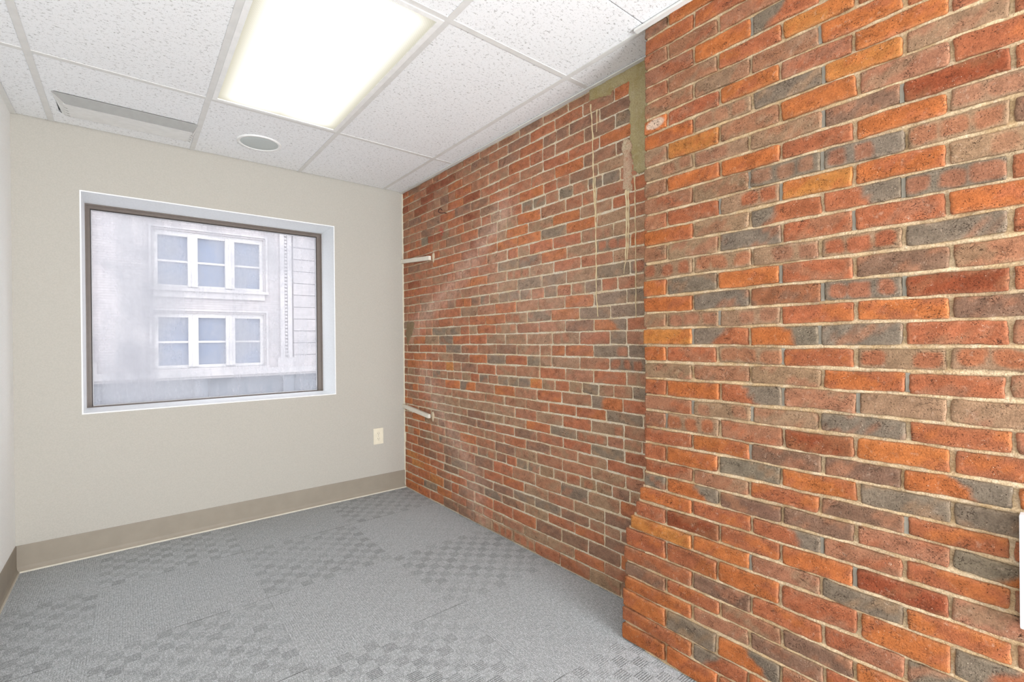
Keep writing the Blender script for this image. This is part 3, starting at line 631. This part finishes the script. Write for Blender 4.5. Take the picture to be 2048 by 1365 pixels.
for i in range(39):
    zt, zb_ = ZB[i] - .0036, ZB[i + 1] + .0036
    head = i in HEAD
    step = .0955 if head else .1895
    off = {0: 1.804, 1: 1.709}[i % 2] - (0.03 if head else 0) + (i // 8) * .021
    js = []; k = -6
    y = YB - .004
    q = off - 6 * .1895
    alljs = []
    while q < YB + .2:
        if .99 < q < YB - .015: alljs.append(q + (rng.rand() - .5) * .012)
        q += step
    # an odd header here and there
    if not head:
        ex = []
        for a, c_ in zip(alljs[:-1], alljs[1:]):
            if c_ - a > .15 and rng.rand() < .10: ex.append(a + .09 + (rng.rand() - .5) * .02)
        alljs = sorted(alljs + ex)
    jj = [YB - .002] + sorted(alljs, reverse=True) + [.98]
    for a, c_ in zip(jj[:-1], jj[1:]):
        ya, yb = a - .0036, c_ + .0036
        if ya - yb < .012: continue
        zc_ = (zt + zb_) / 2
        code = None
        for (sy_, sz_, sc_) in seeds:
            if yb <= sy_ <= ya and zb_ - .004 <= sz_ <= zt + .004: code = sc_
        if code is None:
            if ya > 2.35 and zc_ > 1.3: opts = 'PPPRRRPPSD'
            elif ya > 3.1 and zc_ < 1.3: opts = 'RRPOOPB'
            elif zc_ > 1.9: opts = 'PPPRRPD'
            elif zc_ > 1.0: opts = 'PPPPTTRRKGD'
            elif zc_ > .6: opts = 'PPPPPRRTTDK'
            else: opts = 'PPPPPRRTDDDK'
            if head: opts += 'GTP'
            code = opts[rng.randint(len(opts))]
        dz = (rng.rand(2) - .5) * .0022
        XF = XR + (rng.rand() - .5) * .0024 + (-.0015 if code in 'OAS' else 0)
        if i >= 37 and ya < 2.9: XF -= .004
        if 1.19 <= ya <= 1.32 and zc_ > 2.0 and yb < 1.27: pass
        WB.brick(ya, yb, zt + dz[0], zb_ + dz[1], XF, code, 20 if ya - yb > .12 else 12, 8, depth=.03, rough=.95, wash=wash, tilt=(rng.rand() - .5) * .0016,
                 bend=lambda y, s=i: .0012 * np.sin(y * 8 + s * 1.1) + .0007 * np.sin(y * 21 + s * 1.9))
WB.build('wall_bricks', M['brick_main'], wall)
def main_face(Y, Z): return XR + .0042 + .0030 * np.clip((Y - 2.2) / .6, 0, 1) * np.clip((Z - 1.1) / .4, 0, 1)
mortar_sheet('wall_mortar', main_face, YB - .001, .98, 0, 2.318, .007, .0010, M['mortar_main'], wall, lambda Y, Z: bedfull(Y, Z) * .35)
b = MB(); b.box(XR + .01, XR + .25, 1.0, YB, 0, 2.6); b.build('wall_core', M['mortar_main'], wall)

# --- cement patch, smear, drips
def patch(name, poly, x, th, mat, step=.006, amp=.002, fr=.004):
    ys = [p[0] for p in poly]; zs_ = [p[1] for p in poly]; n = len(poly)
    Yg, Zg = np.meshgrid(np.arange(min(ys) - .02, max(ys) + .02, step), np.arange(min(zs_) - .02, max(zs_) + .02, step), indexing='ij')
    jy = Yg + .006 * wn(Yg * 4, Zg * 4, 12); jz = Zg + .006 * wn(Yg * 4, Zg * 4, 33)
    ins = np.zeros(Yg.shape, bool)
    for k in range(n):
        (y0, z0), (y1, z1) = poly[k], poly[(k + 1) % n]
        c = ((z0 > jz) != (z1 > jz)) & (jy < (y1 - y0) * (jz - z0) / (z1 - z0 + 1e-9) + y0); ins ^= c
    d = seg_d(jy, jz, list(poly) + [poly[0]])
    sd = np.where(ins, d, -d)
    Xg = x - np.clip(sd / fr, -1, 1) * th + np.where(sd < -fr, .02, 0) + amp * wn(Yg * 5, Zg * 5, 7) + amp * .6 * wn(Yg * 13, Zg * 13, 17)
    keep = sd > -2.2 * step; idx = np.arange(Yg.size).reshape(Yg.shape)
    k4 = keep[:-1, :-1] & keep[1:, :-1] & keep[1:, 1:] & keep[:-1, 1:]
    F = np.stack([idx[:-1, :-1][k4], idx[1:, :-1][k4], idx[1:, 1:][k4], idx[:-1, 1:][k4]], -1)
    V = np.stack([Xg, Yg, Zg], -1).reshape(-1, 3); used = np.unique(F); re = -np.ones(len(V), int); re[used] = np.arange(len(used))
    me = bpy.data.meshes.new(name); me.from_pydata(V[used].tolist(), [], re[F].tolist()); me.polygons.foreach_set('use_smooth', [True] * len(F)); me.update()
    return link(name, me, mat, wall)
patch('cement_patch', [(1.475, 2.318), (1.05, 2.318), (1.05, 1.860), (1.205, 1.850), (1.232, 1.880), (1.238, 1.95), (1.246, 2.02), (1.248, 2.13), (1.252, 2.262), (1.330, 2.272), (1.352, 2.246), (1.400, 2.258), (1.475, 2.27)], XR - .003, .004, M['cement'])
patch('mortar_smear', [(1.292, 2.02), (1.243, 2.01), (1.243, 1.80), (1.262, 1.795), (1.292, 1.81), (1.285, 1.9)], XR - .001, .004, M['smear'])
patch('mortar_smear', [(3.30, 1.30), (3.24, 1.29), (3.27, 1.22), (3.36, 1.12), (3.39, 1.20), (3.37, 1.29)], XR - .0005, .002, simple('dark_stained_cement', (138, 118, 92), .9, .1, 1, 70))
def drips(pts, wdt, rad, b):
    n = 8
    P = []
    for (a, c), (d, e) in zip(pts[:-1], pts[1:]):
        m = max(2, int(abs(e - c) / .012))
        for k in range(m): P.append((a + (d - a) * k / m, c + (e - c) * k / m))
    P.append(pts[-1]); vs = []; fs = []
    for k, (y, z) in enumerate(P):
        ww = wdt * (1 + .35 * math.sin(k * 1.7) + .2 * math.sin(k * .6 + 1)) * (1 - .4 * k / len(P)); yy = y + .0012 * math.sin(k * .9)
        for j in range(5):
            a = math.pi * j / 4; vs.append((XR + .0015 - rad * math.sin(a) * 1.0, yy + ww * math.cos(a), z))
    for k in range(len(P) - 1):
        for j in range(4): fs.append((k * 5 + j, k * 5 + j + 1, k * 5 + 6 + j, k * 5 + 5 + j))
    b.add(vs, fs)
for pts, wdt in (([(1.47, 2.249), (1.46, 2.107), (1.458, 1.85), (1.449, 1.734), (1.446, 1.57), (1.448, 1.358), (1.438, 1.256)], .0042), ([(1.432, 2.211), (1.436, 2.108)], .003), ([(1.448, 1.90), (1.444, 1.728)], .003),
                 ([(1.274, 1.80), (1.272, 1.675), (1.279, 1.494)], .0055), ([(1.262, 1.80), (1.262, 1.633), (1.270, 1.497)], .004), ([(1.228, 1.85), (1.226, 1.625), (1.228, 1.381), (1.229, 1.24)], .003), ([(1.279, 1.486), (1.29, 1.437)], .003)):
    b = MB(); drips(pts, wdt, .0045, b); b.build('mortar_drip', M['drip'], wall, smooth=True)
# marks on the brick: scratched digits and a red chalk scribble
def strokes(name, lines, xf, rad, mat):
    vs = []; fs = []
    for ln in lines:
        for (a, c), (d, e) in zip(ln[:-1], ln[1:]):
            L = math.hypot(d - a, e - c) or 1; ny_, nz2 = -(e - c) / L * rad, (d - a) / L * rad; b0 = len(vs)
            for (y, z) in ((a, c), (d, e)):
                for sx_, k in ((0, -1), (-.0006, 0), (0, 1)): vs.append((xf(z) + .0004 + sx_, y + ny_ * k, z + nz2 * k))
            fs += [(b0, b0 + 1, b0 + 4, b0 + 3), (b0 + 1, b0 + 2, b0 + 5, b0 + 4)]
    me = bpy.data.meshes.new(name); me.from_pydata(vs, [], fs); me.update(); return link(name, me, mat, wall)
strokes('scratched_digits', [[(.9538, 1.6525), (.9428, 1.6512), (.946, 1.643), (.9375, 1.6375), (.9399, 1.6304), (.9517, 1.629)], [(.9228, 1.645), (.926, 1.6341), (.9108, 1.6333)], [(.9145, 1.6444), (.9192, 1.6263)], [(.9002, 1.6409), (.8964, 1.6427), (.8927, 1.6405), (.8905, 1.6427)]],
        lambda z: pxf(z) - .0022, .0007, simple('scratch_grey', (92, 74, 60), .9, .1, 0, 50))
strokes('chalk_scribble', [[(2.8517, 1.944), (2.8261, 1.9284), (2.8575, 1.9183), (2.796, 1.8989), (2.8422, 1.8995), (2.8118, 1.8727)], [(2.8347, 2.0152), (2.8428, 1.9742)], [(2.823, 1.9278), (2.8117, 1.878)], [(2.8521, 1.9227), (2.8008, 1.913)]],
        lambda z: XR - .0034, .0016, simple('red_chalk', (204, 92, 78), .9, .1, 0, 50))
# caulk bead in the corner
b = MB(); vs = []; n = 150
for k in range(n + 1):
    z = .01 + (2.31 - .01) * k / n; r = .006 + .003 * abs(math.sin(k * .9) * math.sin(k * .37 + 1)) + random.random() * .0015
    vs += [(XR - r * .9, YB - .0006, z), (XR - r * .6, YB - r * .6, z), (XR - .001, YB - r * 1.1, z), (XR + .01, YB - .001, z)]
b.add(vs, [(k * 4 + j, k * 4 + j + 1, k * 4 + 5 + j, k * 4 + 4 + j) for k in range(n) for j in range(3)])
b.build('caulk_bead', M['caulk'], wall, smooth=True)

# ------------------------------------------------------------------ white bars cut off at the corner
def bar(label, p0, p1, hgt):
    (y0, z0), (y1, z1) = p0, p1; th = .020; x1 = XR - .003; x0 = x1 - th
    r = empty('cut_off_bar', (x0, y0, z0)); tag(r, label, 'bar', 'white bars on the brick by the corner')
    b = MB((x0, y0, z0)); h = hgt / 2
    b.add([(x0, y0, z0 - h), (x1, y0, z0 - h), (x1, y0, z0 + h), (x0, y0, z0 + h), (x0, y1, z1 - h), (x1, y1, z1 - h), (x1, y1, z1 + h), (x0, y1, z1 + h)],
          [(0, 1, 2, 3), (7, 6, 5, 4), (0, 4, 5, 1), (1, 5, 6, 2), (2, 6, 7, 3), (3, 7, 4, 0)])
    b.build('bar_body', M['bar'], r, bevel=.0015)
    # crumbled plaster round the cut end
    bm = bmesh.new(); bmesh.ops.create_icosphere(bm, subdivisions=3, radius=1)
    for v in bm.verts:
        c = v.co; k = 1 + .22 * float(wn(np.array(c.y * .4), np.array(c.z * .4), 4)) + .12 * float(wn(np.array(c.x * 2.), np.array(c.z * 2.), 9))
        v.co = Vector((c.x * .004 * k, c.y * .017 * k * (1 + .5 * c.z), c.z * .034 * k))
    me = bpy.data.meshes.new('plaster_crumb'); bm.to_mesh(me); bm.free(); me.polygons.foreach_set('use_smooth', [True] * len(me.polygons))
    link('plaster_crumb', me, M['plaster'], r, (XR - .001 - x0, y1 - .030 - y0, z1 - z0))
    return r
bar('upper chipped white bar stub on the brick in the corner, level with the window', (YB - .002, CAM_Z + .625), (2.975, CAM_Z + .592), .030)
bar('lower chipped white bar stub on the brick in the corner, level with the window sill', (YB - .002, CAM_Z - .508), (3.006, CAM_Z - .543), .028)

# bent wire sticking out of the brick
cu = bpy.data.curves.new('bent_wire', 'CURVE'); cu.dimensions = '3D'; cu.bevel_depth = .0028; cu.bevel_resolution = 3
pts = [(XR + .008, 2.765, 2.020), (XR - .006, 2.768, 2.022), (XR - .022, 2.79, 2.022), (XR - .030, 2.815, 2.030), (XR - .026, 2.832, 2.046), (XR - .020, 2.823, 2.060), (XR - .016, 2.806, 2.056), (XR - .014, 2.798, 2.044)]
spn = cu.splines.new('NURBS'); spn.points.add(len(pts) - 1)
for q, p_ in enumerate(pts): spn.points[q].co = (p_[0] - XR, p_[1] - 2.765, p_[2] - 2.02, 1)
spn.use_endpoint_u = True; spn.order_u = 3; cu.materials.append(M['wire'])
wo = bpy.data.objects.new('bent_wire_tmp', cu); COL.objects.link(wo)
dg = bpy.context.evaluated_depsgraph_get(); me = bpy.data.meshes.new_from_object(wo.evaluated_get(dg)); bpy.data.objects.remove(wo)
wo = link('bent_wire', me, None, None, (XR, 2.765, 2.02)); tag(wo, 'rusty bent wire hook sticking out of the upper brick wall', 'wire')

# white box at the right edge of the picture
b = MB((1.46, .085, .655)); b.box(1.445, 1.474, .02, .0975, CAM_Z - .617, CAM_Z - .377); o = b.build('wall_box', M['plastic'], bevel=.004)
tag(o, 'white plastic box on the brick at the right edge of the picture', 'wall box')
